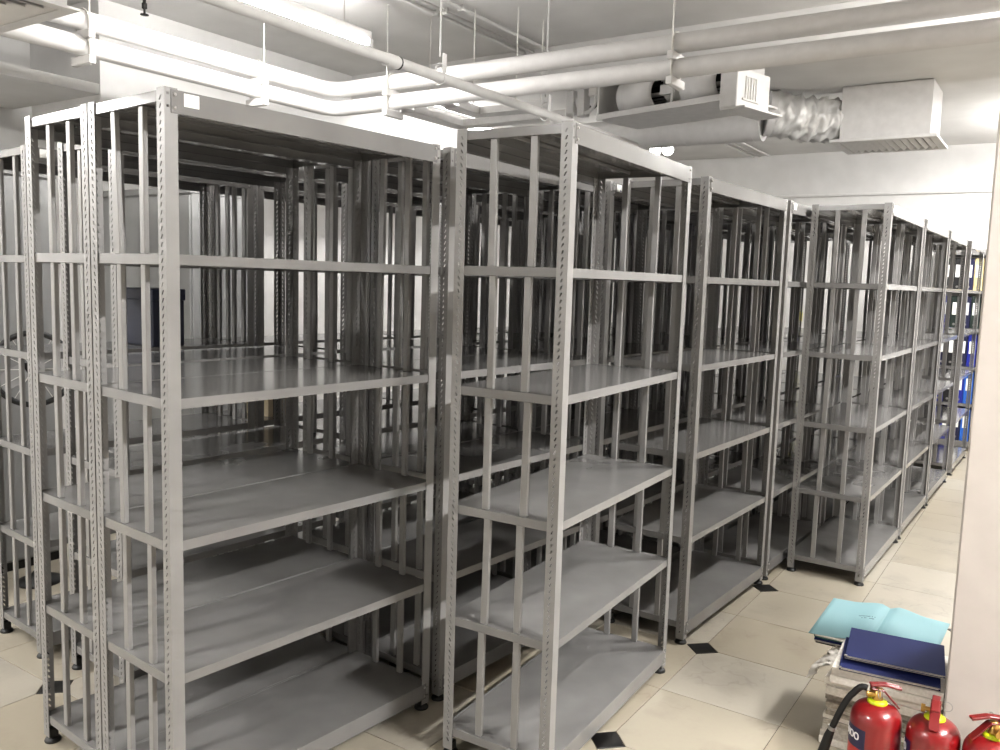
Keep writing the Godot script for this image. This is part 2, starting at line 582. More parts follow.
func floor_tiles() -> void:
	var fl := mesh_node("floor", box_mesh(Vector3(-6.2, -0.25, -3.75), Vector3(8.8, -0.0025, 6.2)), mats.grout, self)
	structure(fl, "cream marble-look tiled floor with small black corner diamonds", "floor")
	var s := 0.456
	var cut := 0.0705
	var g := 0.0013
	var shapes := {}
	for ci in 2:
		for cj in 2:
			# corner (ci, cj) of the tile is clipped by a diamond
			var pts := []
			for k in [[0, 0], [1, 0], [1, 1], [0, 1]]:
				var p := Vector2(lerpf(g, s - g, k[0]), lerpf(g, s - g, k[1]))
				if k[0] == ci and k[1] == cj:
					var ax := Vector2(1 if ci == 0 else -1, 0)
					var az := Vector2(0, 1 if cj == 0 else -1)
					var first := p + az * cut
					var second := p + ax * cut
					if (ci + cj) % 2 == 1:
						var tt := first
						first = second
						second = tt
					pts.append(first)
					pts.append(second)
				else:
					pts.append(p)
			var st := begin()
			prism(st, pts, -0.009, 0.0, 0.0012)
			shapes[[ci, cj]] = {"mesh": done(st), "pts": pts}
	var ds := begin()
	var dh := cut - 0.003
	prism(ds, [Vector2(dh, 0), Vector2(0, dh), Vector2(-dh, 0), Vector2(0, -dh)], -0.009, 0.0, 0.001)
	var dm := done(ds)
	var rest := begin()
	var rest_d := begin()
	var has_d := false
	for i in range(-17, 17):
		for j in range(-10, 13):
			var o := Vector3(1.1911 + s * i, 0, 0.7063 + s * j)
			if o.x < -6.0 - s * 0.5 or o.x > 8.6 or o.z < -3.55 - s * 0.5 or o.z > 6.0:
				continue
			var near := i >= -6 and i <= 15 and j >= -8 and j <= 3
			var key := [absi(i) % 2, absi(j) % 2]
			if near:
				mesh_node("tile", shapes[key].mesh, mats.tiles[rng.randi() % 3], fl, o)
			else:
				var pp := []
				for p in shapes[key].pts:
					pp.append(p + Vector2(o.x, o.z))
				prism(rest, pp, -0.009, 0.0, 0.0012)
			if i % 2 == 0 and j % 2 == 0:
				if near:
					mesh_node("diamond_tile", dm, mats.diamond, fl, o)
				else:
					has_d = true
					prism(rest_d, [Vector2(o.x + dh, o.z), Vector2(o.x, o.z + dh), Vector2(o.x - dh, o.z), Vector2(o.x, o.z - dh)], -0.009, 0.0, 0.001)
	mesh_node("tile_field", done(rest), mats.tiles[0], fl).set_meta("kind", "stuff")
	if has_d:
		mesh_node("diamond_field", done(rest_d), mats.diamond, fl).set_meta("kind", "stuff")

func row_point(p: Vector2, turn: float, lx: float, lz := 0.0) -> Vector2:
	var a := deg_to_rad(turn)
	return p + Vector2(lx * cos(a) + lz * sin(a), -lx * sin(a) + lz * cos(a))

func all_racks() -> void:
	var a1 := Vector2(1.0485, 0.0871)
	# front row on the left and the row standing back to back with it
	var front := [[Vector2.ZERO, -4.749], [a1, -4.749], [Vector2(2.092, 0.176), -3.0], [Vector2(3.14, 0.231), -3.0], [Vector2(4.19, 0.287), -2.0], [Vector2(5.24, 0.324), -1.0]]
	var fl := ["large grey rack nearest the camera at left, white sticker on its top beam",
		"second grey rack of the left front row, mostly hidden behind the centre rack",
		"third grey rack of the left front row, its blue-marked sticker seen through the centre rack",
		"fourth grey rack of the left front row, behind the rack right of centre",
		"fifth grey rack of the left front row, deep behind the right-hand racks",
		"last grey rack of the left front row, near the far wall"]
	var bl := ["grey rack standing back to back behind the large rack at left",
		"second grey rack of the back-to-back row, seen through the large left rack",
		"third grey rack of the back-to-back row, seen through the centre rack",
		"fourth grey rack of the back-to-back row, seen through the rack right of centre",
		"fifth grey rack of the back-to-back row, deep in shade",
		"last grey rack of the back-to-back row, near the far wall"]
	for i in front.size():
		rack(front[i][0], front[i][1], fl[i], {"lean": -2.6, "faded": true} if i == 0 else {"sticker": i != 1})
		rack(row_point(front[i][0], front[i][1], 0.0, -D - 0.007), front[i][1], bl[i], {"plain": true, "back_sticker": true})
	# third and fourth rows
	var k0 := Vector2(0.375, -0.825)
	var g0 := Vector2(0.365, -1.38)
	var kl := ["grey rack set back a step between the back-to-back pair and the leftmost rack", "second grey rack of the third row, dark behind the large left rack", "third grey rack of the third row, dark behind the centre rack", "fourth grey rack of the third row, far behind the centre rack", "last grey rack of the third row, near the far wall"]
	var gl := ["leftmost grey rack, cut by the left edge of the picture", "second grey rack of the rearmost row, silhouetted against the left wall", "third grey rack of the rearmost row, silhouetted against the left wall", "fourth grey rack of the rearmost row, seen far through the centre rack", "last grey rack of the rearmost row, near the far wall"]
	for i in 5:
		rack(row_point(k0, -3.4, 1.05 * i), -3.4, kl[i], {"plain": true, "sticker": i == 0})
		rack(row_point(g0, -4.749, 1.02 * i), -4.749, gl[i], {"plain": i > 0})
	# middle row
	rack(Vector2(0.804, 0.6989), 2.178, "grey rack at the centre, standing forward with its slatted end toward the camera", {"sticker": false})
	rack(Vector2(2.0802, 0.6265), -2.669, "grey rack right of centre, just beyond the forward-standing centre rack", {"sticker": false})
	rack(Vector2(3.128, 0.6755), -2.6, "grey rack of the middle row, its front half hidden by the right-hand row's end")
	rack(Vector2(4.178, 0.726), -1.0, "grey rack of the middle row, behind the first rack of the right-hand row")
	rack(Vector2(5.226, 0.746), -1.0, "last grey rack of the middle row, behind the second rack of the right-hand row")
	# right-hand row
	var d0 := Vector2(3.3631, 1.1131)
	rack(d0, -1.2, "first grey rack of the right-hand row, its slatted end facing the black floor diamond", {"sticker": false})
	rack(row_point(d0, -1.2, 1.06), -1.2, "second grey rack of the right-hand row along the aisle", {"sticker": false})
	rack(row_point(d0, -1.2, 2.12), -1.2, "third grey rack of the right-hand row along the aisle", {"sticker": false})
	rack(row_point(d0, -1.2, 3.42), -1.2, "last grey rack of the right-hand row, with blue binders seen through it", {"sticker": false})

# ---------------------------------------------------------------- pipes, air conditioner, conduits
func elbow_path(x_from: float, y: float, z: float, x_bend: float, z_to: float, r: float) -> Array:
	var p := []
	var n := 12
	for i in n:
		p.append(Vector3(lerpf(x_from, x_bend - r, float(i) / n), y, z))
	for i in 9:
		var a := PI * 0.5 * i / 8.0
		p.append(Vector3(x_bend - r + r * sin(a), y, z + r - r * cos(a)))
	for i in n:
		p.append(Vector3(x_bend, y, lerpf(z + r, z_to, float(i + 1) / n)))
	return p

func hanger(at: Vector3, across: Vector3, label: String) -> void:
	# at: beside the lower pipe's axis; across: the horizontal direction over the pipes
	var t := thing("pipe_hanger", label, "bracket", at, 0.0, "pipe hangers on the two white pipes")
	mesh_node("rod", tube_mesh([Vector3(0, -0.09, 0), Vector3(0, CEIL - at.y, 0)], 0.004, 8), mats.galvanised, t)
	for y in [0.0, 0.112]:
		var st := begin()
		var along := across.cross(Vector3.UP).normalized()
		var xf := Transform3D(Basis(across, Vector3.UP, along), Vector3.ZERO)
		bevel_box(st, Vector3(-0.02, y - 0.085, -0.016), Vector3(0.135, y - 0.048, 0.016), 0.003, xf)
		mesh_node("bracket_arm", done(st), mats.white_paint, t)
		var pts := []
		for i in 13:
			var a := PI * i / 12.0
			pts.append(across * (0.06 + 0.05 * cos(a)) + Vector3.UP * (y + 0.05 * sin(a)))
		pts.push_front(across * 0.11 + Vector3.UP * (y - 0.06))
		pts.append(across * 0.01 + Vector3.UP * (y - 0.06))
		mesh_node("u_bolt", tube_mesh(pts, 0.004, 8), mats.galvanised, t)

func ceiling_services() -> void:
	# two chilled-water pipes, one above the other, turning a corner
	for e in [[2.55, "lower of the two thick white ceiling pipes"], [2.662, "upper of the two thick white ceiling pipes"]]:
		var st := begin(true)
		tube(st, elbow_path(-5.99, e[0], -1.915, 2.48, 5.99, 0.10), 0.044, 20)
		tag(mesh_node(numbered("water_pipe"), done(st), mats.white_paint, self), e[1], "pipe", "thick white ceiling pipes")
	hanger(Vector3(0.91, 2.55, -1.855), Vector3(0, 0, -1), "pipe hanger at the far left beside the ceiling air grille")
	hanger(Vector3(1.90, 2.55, -1.855), Vector3(0, 0, -1), "pipe hanger just above the large left rack's top beam")
	hanger(Vector3(2.42, 2.55, -1.43), Vector3(1, 0, 0), "pipe hanger just past the bend of the white pipes")
	hanger(Vector3(2.42, 2.55, 0.29), Vector3(1, 0, 0), "pipe hanger in front of the fan coil unit")
	# thinner sprinkler pipe
	var sp := thing("sprinkler_pipe", "thinner white sprinkler pipe crossing under the two thick pipes", "pipe")
	mesh_node("pipe", tube_mesh([Vector3(-5.99, 2.425, -0.50), Vector3(3.7, 2.425, -0.47)], 0.0225, 16), mats.white_paint, sp)
	for x in [1.38, 2.72, 3.62]:
		mesh_node("coupling", tube_mesh([Vector3(x - 0.035, 2.425, -0.482), Vector3(x + 0.035, 2.425, -0.481)], 0.0265, 16), mats.white_paint, sp)
	for x in [1.40, 2.735]:
		mesh_node("gasket", tube_mesh([Vector3(x + 0.018, 2.425, -0.481), Vector3(x + 0.025, 2.425, -0.481)], 0.0275, 16), mats.dark_metal, sp)
	for x in [1.70, 2.60, 0.2]:
		var h := thing("clevis_hanger", "clevis hanger of the sprinkler pipe " + {1.70: "below the conduits", 2.60: "above the centre rack's left corner", 0.2: "left of the lamp, above the picture"}[x], "bracket", Vector3(x, 2.425, -0.482), 0.0, "sprinkler pipe hangers")
		mesh_node("rod", tube_mesh([Vector3(0, 0.09, 0), Vector3(0, CEIL - 2.425, 0)], 0.004, 8), mats.white_paint, h)
		var pts := []
		for i in 17:
			var a := -PI * 0.5 + TAU * i / 16.0
			pts.append(Vector3(0, 0.031 * sin(a) + (0.03 if sin(a) > 0.5 else 0.0), 0.028 * cos(a)))
		var st := begin(true)
		tube(st, pts, 0.004, 6)
		mesh_node("clevis", done(st), mats.white_paint, h)
		mesh_node("strap", box_mesh(Vector3(-0.013, 0.02, 0.022), Vector3(0.013, 0.10, 0.027)), mats.white_paint, h)
	# conduits along the ceiling
	var cz := [-1.24, -1.17, -1.06]
	var cn := ["left", "middle", "right"]
	for i in 3:
		var c := thing("cable_conduit", cn[i] + " of three thin conduits fixed under the ceiling", "conduit", Vector3.ZERO, 0.0, "ceiling conduits")
		mesh_node("conduit", tube_mesh([Vector3(-5.99, CEIL - 0.02, cz[i]), Vector3(8.5, CEIL - 0.02, cz[i])], 0.011 if i != 1 else 0.008, 10), mats.white_paint, c)
		for k in 7:
			var x := 0.4 + k * 1.1
			mesh_node("saddle", box_mesh(Vector3(x, CEIL - 0.034, cz[i] - 0.02), Vector3(x + 0.016, CEIL - 0.001, cz[i] + 0.02), 0.003), mats.white_paint, c)
	var jb := thing("junction_box", "small white junction box with a dark cover on the conduits", "box", Vector3(1.92, CEIL - 0.06, -1.12))
	mesh_node("body", box_mesh(Vector3(-0.07, 0, -0.05), Vector3(0.07, 0.06, 0.05), 0.005), mats.white_paint, jb)
	mesh_node("cover", box_mesh(Vector3(-0.03, -0.012, -0.03), Vector3(0.03, 0.0, 0.03), 0.003), mats.black, jb)
	# pendent sprinkler head
	var sh := thing("fire_sprinkler", "small dark sprinkler head hanging at the upper left", "sprinkler", Vector3(1.50, 2.90, -2.33))
	var st2 := begin(true)
	lathe(st2, [Vector2(0, 0), Vector2(0.022, 0), Vector2(0.022, 0.004), Vector2(0.006, 0.006), Vector2(0.006, 0.03), Vector2(0.014, 0.034), Vector2(0.014, 0.06), Vector2(0.009, 0.064), Vector2(0.009, CEIL - 2.90)], 14)
	mesh_node("head", done(st2), mats.dark_metal, sh)
	grille_box()
	fan_coil()
	conduit_duct()

# square louvred air grille on its box at the upper left
func grille_box() -> void:
	var t := thing("ceiling_grille", "square louvred air grille on a white box at the top left corner", "air vent", Vector3(0.16, 2.45, -1.37))
	var h := 0.27
	mesh_node("box", open_box_mesh(Vector3(-h + 0.03, 0.004, -h + 0.03), Vector3(h - 0.03, CEIL - 2.45, h - 0.03), 0.004), mats.white_paint, t)
	for r in 6:
		var o := h - r * 0.042
		var i := o - (0.05 if r == 0 else 0.024)
		if i < 0.01:
			continue
		var st := begin()
		var yo := 0.0
		var yi := 0.018
		var c := [Vector2(-1, -1), Vector2(1, -1), Vector2(1, 1), Vector2(-1, 1)]
		for k in 4:
			var a: Vector2 = c[k]
			var b: Vector2 = c[(k + 1) % 4]
			var oa := Vector3(a.x * o, yo, a.y * o)
			var ob := Vector3(b.x * o, yo, b.y * o)
			var ia := Vector3(a.x * i, yo if r == 0 else yi, a.y * i)
			var ib := Vector3(b.x * i, yo if r == 0 else yi, b.y * i)
			var up := Vector3.UP * 0.004
			quad(st, oa, ob, ib, ia, Vector3.DOWN)
			quad(st, oa + up, ob + up, ib + up, ia + up, Vector3.UP)
			quad(st, oa, ob, ob + up, oa + up, Vector3(a.x + b.x, 0, a.y + b.y))
			quad(st, ia, ib, ib + up, ia + up, -Vector3(a.x + b.x, 0, a.y + b.y))
		mesh_node("frame" if r == 0 else "louvre", done(st), mats.white_paint, t)

func fan_coil() -> void:
	var t := thing("fan_coil_unit", "open fan coil air conditioner with two white blowers hung under the ceiling", "air conditioner", Vector3(3.574, 2.588, -0.548), -14.387)
	# drain pan and casing, open toward the camera
	var st := begin()
	box(st, Vector3(0, 0, -0.17), Vector3(0.42, 0.012, 0.86))
	box(st, Vector3(-0.004, 0, -0.17), Vector3(0.002, 0.034, 0.86))
	mesh_node("drain_pan", done(st), mats.white_paint, t)
	var cs := begin()
	box(cs, Vector3(0.27, 0.012, -0.17), Vector3(0.42, 0.26, 0.76))
	box(cs, Vector3(0.0, 0.25, -0.16), Vector3(0.42, 0.26, 0.76))
	mesh_node("casing", done(cs), mats.white_paint, t)
	mesh_node("coil_back", box_mesh(Vector3(0.25, 0.015, -0.15), Vector3(0.27, 0.25, 0.755)), mats.galvanised, t)
	mesh_node("end_plate", box_mesh(Vector3(0.0, 0.012, -0.17), Vector3(0.25, 0.25, -0.155)), mats.white_paint, t)
	for b in [[-0.02, 0.232], [0.455, 0.69]]:
		var bs := begin(true)
		tube(bs, [Vector3(0.12, 0.128, b[0]), Vector3(0.12, 0.128, b[1])], 0.112, 36, false)
		tube(bs, [Vector3(0.12, 0.128, b[0]), Vector3(0.12, 0.128, b[1])], 0.105, 36, false)
		for e in [b[0], b[1]]:
			for k in 36:
				var a0 := TAU * k / 36.0
				var a1 := TAU * (k + 1) / 36.0
				var d0 := Vector3(cos(a0), sin(a0), 0)
				var d1 := Vector3(cos(a1), sin(a1), 0)
				var c := Vector3(0.12, 0.128, e)
				quad(bs, c + d0 * 0.085, c + d1 * 0.085, c + d1 * 0.112, c + d0 * 0.112, Vector3(0, 0, -1 if e == b[0] else 1))
		var sc := mesh_node("blower_scroll", done(bs), mats.white_paint, t)
		var ws := begin()
		for k in 24:
			var a := TAU * k / 24.0
			var xf := Transform3D(Basis(Vector3(0, 0, 1), a), Vector3(0.12, 0.128, 0)) * Transform3D(Basis(Vector3(0, 0, 1), 0.6), Vector3(0.08, 0, 0))
			box(ws, Vector3(-0.012, -0.001, b[0] + 0.01), Vector3(0.012, 0.001, b[1] - 0.01), xf)
		mesh_node("fan_wheel", done(ws), mats.black, sc)
	mesh_node("motor", tube_mesh([Vector3(0.12, 0.128, 0.30), Vector3(0.12, 0.128, 0.41)], 0.052, 20), mats.galvanised, t)
	mesh_node("motor_bracket", box_mesh(Vector3(0.05, 0.10, 0.285), Vector3(0.10, 0.16, 0.37), 0.004), mats.white_paint, t)
	mesh_node("motor_strap", tube_mesh([Vector3(0.06, 0.014, 0.36), Vector3(0.045, 0.07, 0.385), Vector3(0.045, 0.17, 0.385), Vector3(0.07, 0.25, 0.36)], 0.009, 10), mats.white_paint, t)
	mesh_node("shaft", tube_mesh([Vector3(0.12, 0.128, -0.02), Vector3(0.12, 0.128, 0.69)], 0.01, 10), mats.galvanised, t)
	# box at the right end with its small black grille
	var db := begin()
	bevel_box(db, Vector3(-0.03, -0.05, 0.765), Vector3(0.30, 0.16, 0.875), 0.004)
	var dn := mesh_node("filter_box", done(db), mats.white_paint, t)
	mesh_node("grille_frame", box_mesh(Vector3(0.02, -0.01, 0.8755), Vector3(0.18, 0.0, 0.884)), mats.galvanised, dn)
	for k in 5:
		mesh_node("grille_rib", box_mesh(Vector3(0.045 + k * 0.026, 0.0, 0.879), Vector3(0.05 + k * 0.026, 0.12, 0.883)), mats.galvanised, dn)
	mesh_node("flange", box_mesh(Vector3(-0.03, -0.062, 0.77), Vector3(0.36, -0.05, 0.93), 0.002), mats.white_paint, dn)
	# cabling and valves at the left end
	var vb := thing("valve_set", "white valve boxes and looped pipes left of the fan coil unit", "valve", Vector3(3.66, 2.60, -0.83), -14.387)
	mesh_node("valve_box", box_mesh(Vector3(-0.03, 0.05, -0.14), Vector3(0.05, 0.20, -0.075), 0.006), mats.white_paint, vb)
	mesh_node("valve_box", box_mesh(Vector3(-0.02, 0.03, -0.05), Vector3(0.05, 0.22, 0.01), 0.006), mats.white_paint, vb)
	mesh_node("actuator", box_mesh(Vector3(0.0, 0.15, 0.03), Vector3(0.06, 0.21, 0.10), 0.006), mats.galvanised, vb)
	for z in [-0.10, 0.0]:
		mesh_node("rod", tube_mesh([Vector3(0.02, 0.19, z), Vector3(0.02, 2.888 - 2.60, z)], 0.004, 6), mats.galvanised, vb)
	var loop := []
	for i in 17:
		var a := PI + PI * i / 16.0
		loop.append(Vector3(0.0, 0.15 + 0.10 * sin(a), 0.02 + 0.085 * cos(a)))
	mesh_node("loop_pipe", tube_mesh(loop, 0.012, 10), mats.white_paint, vb)
	var loop2 := []
	for i in 13:
		var a := PI + PI * i / 12.0
		loop2.append(Vector3(0.05, 0.16 + 0.075 * sin(a), 0.03 + 0.05 * cos(a)))
	mesh_node("cable", tube_mesh(loop2, 0.009, 8), mats.black, vb)
	# crinkled flexible duct to the supply box
	var a3 := Vector3(4.60, 2.735, 0.10)
	var b3 := Vector3(4.83, 2.685, 0.535)
	var fd := thing("flexible_duct", "crinkled white foil duct between fan coil unit and supply box", "duct")
	var fs := begin(true)
	var noise := FastNoiseLite.new()
	noise.seed = 4
	noise.frequency = 9.0
	noise.fractal_octaves = 3
	var axis := (b3 - a3).normalized()
	var sd := axis.cross(Vector3.UP).normalized()
	var ot := sd.cross(axis).normalized()
	var rings := []
	var nr := 70
	var ns := 48
	for i in nr + 1:
		var f := float(i) / nr
		var c := a3.lerp(b3, f) + Vector3.DOWN * 0.01 * sin(PI * f)
		var ring := []
		for k in ns:
			var an := TAU * k / ns
			var dir := sd * cos(an) + ot * sin(an)
			var base := 0.14 + 0.007 * sin(f * 40.0 + 1.2 * sin(an * 2.0))
			var p := c + dir * base
			var w := noise.get_noise_3d(p.x * 2.2, p.y * 0.8, p.z * 0.8)
			var edge := smoothstep(0.0, 0.06, f) * smoothstep(1.0, 0.94, f)
			ring.append(c + dir * (base + w * 0.035 * edge))
		rings.append(ring)
	for i in nr:
		for k in ns:
			var k2 := (k + 1) % ns
			var m: Vector3 = rings[i][k]
			quad(fs, m, rings[i][k2], rings[i + 1][k2], rings[i + 1][k], m - a3.lerp(b3, float(i) / nr))
	mesh_node("foil_sleeve", done(fs), mats.foil, fd)
	mesh_node("collar", tube_mesh([a3 - axis * 0.03, a3 + axis * 0.015], 0.148, 32), mats.white_paint, fd)
	# supply box with a louvred outlet
	var sb := thing("supply_air_box", "white supply air box with a louvred outlet under the ceiling", "air vent", Vector3(4.90, 2.52, 0.81))
	mesh_node("box", open_box_mesh(Vector3(-0.22, 0.02, -0.27), Vector3(0.22, 0.362, 0.27), 0.004), mats.white_paint, sb)
	var fr := begin()
	for e in [[-0.28, -0.23, -0.32, 0.32], [0.23, 0.28, -0.32, 0.32]]:
		bevel_box(fr, Vector3(e[0], 0, e[2]), Vector3(e[1], 0.02, e[3]), 0.003)
	for e in [[-0.32, -0.27], [0.27, 0.32]]:
		bevel_box(fr, Vector3(-0.23, 0, e[0]), Vector3(0.23, 0.02, e[1]), 0.003)
	mesh_node("outlet_frame", done(fr), mats.white_paint, sb)
	for k in 12:
		var z := -0.245 + k * 0.0445
		var lv := begin()
		box(lv, Vector3(-0.23, -0.001, -0.014), Vector3(0.23, 0.001, 0.014), Transform3D(Basis(Vector3.RIGHT, -0.7), Vector3(0, 0.009, z)))
		mesh_node("louvre", done(lv), mats.white_paint, sb)

func conduit_duct() -> void:
	var t := thing("insulated_duct", "large round white insulated duct behind the fan coil unit", "duct")
	mesh_node("duct", tube_mesh([Vector3(4.60, 2.67, -1.45), Vector3(4.60, 2.665, 0.055)], 0.11, 28), mats.white_paint, t)
	for z in [-1.1, -0.5, -0.02]:
		mesh_node("band", tube_mesh([Vector3(4.60, 2.66, z), Vector3(4.60, 2.66, z + 0.02)], 0.1065, 28), mats.white_paint, t)
		mesh_node("strap", tube_mesh([Vector3(4.60, 2.76, z + 0.01), Vector3(4.60, 2.885, z + 0.01)], 0.004, 6), mats.galvanised, t)
	# two white cable trays turning the same corner as the pipes
	for e in [[-1.38, 3.07, 0.05, "longer white cable tray bending behind the thick pipes"], [-1.06, 2.80, 0.05, "shorter white cable tray bending beside the sprinkler pipe"]]:
		var ct := thing("cable_tray", e[3], "cable tray", Vector3(0, 2.50, 0), 0.0, "white cable trays")
		var cs := begin()
		var w: float = e[2]
		box(cs, Vector3(2.55, 0, e[0] - w), Vector3(e[1] + w, 0.003, e[0] + w))
		box(cs, Vector3(2.55, 0.003, e[0] - w), Vector3(e[1] + w, 0.04, e[0] - w + 0.003))
		box(cs, Vector3(2.55, 0.003, e[0] + w - 0.003), Vector3(e[1] - w, 0.04, e[0] + w))
		mesh_node("long_run", done(cs), mats.white_paint, ct)
		var c2 := begin()
		box(c2, Vector3(e[1] - w, 0, e[0] + w), Vector3(e[1] + w, 0.003, -0.60))
		box(c2, Vector3(e[1] - w, 0.003, e[0] + w), Vector3(e[1] - w + 0.003, 0.04, -0.60))
		box(c2, Vector3(e[1] + w - 0.003, 0.003, e[0] + w), Vector3(e[1] + w, 0.04, -0.60))
		mesh_node("cross_run", done(c2), mats.white_paint, ct)
		for p in [Vector3(2.7, 0.003, e[0] + 0.035), Vector3(e[1], 0.003, -0.8)]:
			mesh_node("rod", tube_mesh([p, Vector3(p.x, CEIL - 2.50 - 0.001, p.z)], 0.004, 6), mats.galvanised, ct)

# ---------------------------------------------------------------- binders along the far wall
func far_end() -> void:
	for e in [[1.74, "grey rack full of binders against the far wall, turned across the aisle"]]:
		rack(Vector2(8.17, e[0] - 1.0), -90.0, e[1], {"plain": true, "sticker": false})
	var cols := {"blue": Color(0.07, 0.12, 0.52), "bright blue": Color(0.13, 0.36, 0.72), "dark green": Color(0.06, 0.12, 0.10), "black": Color(0.04, 0.04, 0.05), "navy": Color(0.06, 0.07, 0.2), "beige": Color(0.75, 0.68, 0.5)}
	var bm := {}
	for k in cols:
		bm[k] = flat(cols[k], 0.5)
	var body := box_mesh(Vector3(0, 0, -0.038), Vector3(0.27, 0.315, 0.038), 0.003)
	var spine := box_mesh(Vector3(-0.001, 0.13, -0.022), Vector3(0.0005, 0.25, 0.022))
	var ring := tube_mesh([Vector3(-0.001, 0.035, 0), Vector3(0.002, 0.035, 0)], 0.012, 12)
	var seq := [["beige", "beige", "black", "beige", "navy", "black", "dark green"], ["navy", "dark green", "navy", "dark green", "navy", "dark green", "blue"], ["bright blue", "blue", "navy", "blue", "navy", "black", "navy"], ["blue", "bright blue", "navy", "bright blue", "blue", "black", "blue"], ["blue", "navy", "blue", "bright blue", "navy", "blue", "navy"]]
	var ords := ["first", "second", "third", "fourth", "fifth", "sixth", "seventh"]
	var rows := ["on the top shelf", "on the second shelf", "on the middle shelf", "on the fourth shelf", "on the bottom shelf"]
	for u in 1:
		for lv in 5:
			var z: float = 1.50
			var n: int = seq[lv].size()
			for k in n:
				var c: String = seq[lv][k]
				z -= 0.079 + (0.02 if k % 2 == 1 else 0.0)
				var o := thing("binder", "%s binder %s of the far binder rack, %s from the right" % [c, rows[lv], ords[k]], "binder", Vector3(8.20, LEVELS[lv + 1] + 0.0005, z), 0.0, "binders on the far racks")
				mesh_node("cover", body, bm[c], o)
				mesh_node("spine_label", spine, mats.sticker, o)
				mesh_node("finger_ring", ring, mats.bolt, o)
	var n := thing("wall_notice", "small yellow note stuck on the far white wall", "notice", Vector3(8.599, 1.25, -0.65))
	mesh_node("sheet", box_mesh(Vector3(-0.001, -0.05, -0.05), Vector3(0, 0.05, 0.05)), flat(Color(0.85, 0.82, 0.2), 0.7), n)

# ---------------------------------------------------------------- things behind the racks at left
func left_background() -> void:
	for q in [[Vector3(1.77, 0, -2.33), 0.0, "light grey steel cabinet behind the large left rack, side on to the racks"], [Vector3(1.06, 0, -2.45), 90.0, "grey steel cabinet with its doors facing the leftmost rack"]]:
		var c := thing("steel_cabinet", q[2], "cabinet", q[0], q[1], "grey steel cabinets by the left wall")
		mesh_node("body", box_mesh(Vector3(0.012, 0.05, -0.9), Vector3(0.45, 2.03, 0), 0.004), mats.cabinet, c)
		mesh_node("top_cap", box_mesh(Vector3(-0.004, 1.995, -0.904), Vector3(0.454, 2.035, 0.004), 0.004), mats.cabinet, c)
		mesh_node("plinth", box_mesh(Vector3(0.03, 0, -0.88), Vector3(0.43, 0.05, -0.02)), mats.black, c)
		for k in 2:
			var d := mesh_node("door", box_mesh(Vector3(0, 0.06, -0.445 - 0.445 * k), Vector3(0.012, 1.985, -0.01 - 0.445 * k), 0.003), mats.cabinet, c)
			mesh_node("handle", box_mesh(Vector3(-0.014, 0.98, -0.43 if k == 0 else -0.50), Vector3(0.0, 1.10, -0.415 if k == 0 else -0.485), 0.003), mats.bolt, d)
	var nb := thing("storage_box", "dark navy box standing on a shelf behind the large left rack", "box", Vector3(1.50, LEVELS[2] + 0.03, -1.62), -4.7)
	nb.position = Vector3(0.90, LEVELS[2] + 0.0005, -1.48)
	mesh_node("body", box_mesh(Vector3(-0.02, 0, -0.14), Vector3(0.13, 0.24, 0.12), 0.004), flat(Color(0.07, 0.09, 0.16), 0.55), nb)
	mesh_node("lid", box_mesh(Vector3(-0.025, 0.2, -0.145), Vector3(0.135, 0.25, 0.125), 0.004), flat(Color(0.09, 0.11, 0.19), 0.5), nb)
	# round fan standing behind the leftmost rack
	var f := thing("pedestal_fan", "round dark-rimmed standing fan behind the leftmost rack", "fan", Vector3(0.80, 0, -2.22), 63.0)
	var bs := begin(true)
	lathe(bs, [Vector2(0, 0), Vector2(0.1, 0), Vector2(0.1, 0.015), Vector2(0.04, 0.04), Vector2(0.025, 0.06), Vector2(0.0, 0.06)], 28)
	mesh_node("base", done(bs), mats.black, f)
	mesh_node("pole", tube_mesh([Vector3(0, 0.05, 0), Vector3(0, 1.0, 0)], 0.014, 12), mats.galvanised, f)
	var ringp := []
	for i in 41:
		var a := TAU * i / 40.0
		ringp.append(Vector3(-0.09 , 1.07 + 0.17 * sin(a), 0.17 * cos(a)))
	var g := mesh_node("guard", tube_mesh(ringp, 0.013, 10), mats.black, f)
	for i in 12:
		var a := TAU * i / 12.0
		mesh_node("wire", tube_mesh([Vector3(-0.10, 1.07 + 0.04 * sin(a), 0.04 * cos(a)), Vector3(-0.09, 1.07 + 0.17 * sin(a), 0.17 * cos(a))], 0.0015, 5), mats.galvanised, g)
	mesh_node("motor", tube_mesh([Vector3(-0.06, 1.07, 0), Vector3(0.08, 1.07, 0)], 0.05, 16), mats.dark_metal, f)
	for i in 3:
		var st := begin()
		box(st, Vector3(-0.003, 0.03, -0.035), Vector3(0.003, 0.15, 0.05), Transform3D(Basis(Vector3.RIGHT, TAU * i / 3.0) * Basis(Vector3.UP, 0.4), Vector3(-0.08, 1.07, 0)))
		mesh_node("blade", done(st), mats.cabinet, f)
	# a few upright books on the rearmost row's middle shelf
	var bc := [Color(0.66, 0.60, 0.50), Color(0.10, 0.10, 0.12), Color(0.62, 0.55, 0.45), Color(0.09, 0.11, 0.2), Color(0.35, 0.18, 0.14)]
	var bn := ["beige", "black", "tan", "navy", "brown"]
	var x := 1.50
	for i in 5:
		var w := 0.03 + 0.008 * (i % 3)
		var b := thing("book", bn[i] + " book standing on the rearmost row's middle shelf", "book", Vector3(x, LEVELS[3] + 0.0005, -1.36), -4.7, "books behind the large left rack")
		mesh_node("cover", box_mesh(Vector3(0, 0, -0.2), Vector3(w, 0.26 + 0.01 * (i % 2), 0), 0.002), flat(bc[i], 0.6), b)
		mesh_node("pages", box_mesh(Vector3(0.004, 0.004, -0.198), Vector3(w - 0.004, 0.262, -0.004)), mats.sticker, b)
		x += w + 0.004

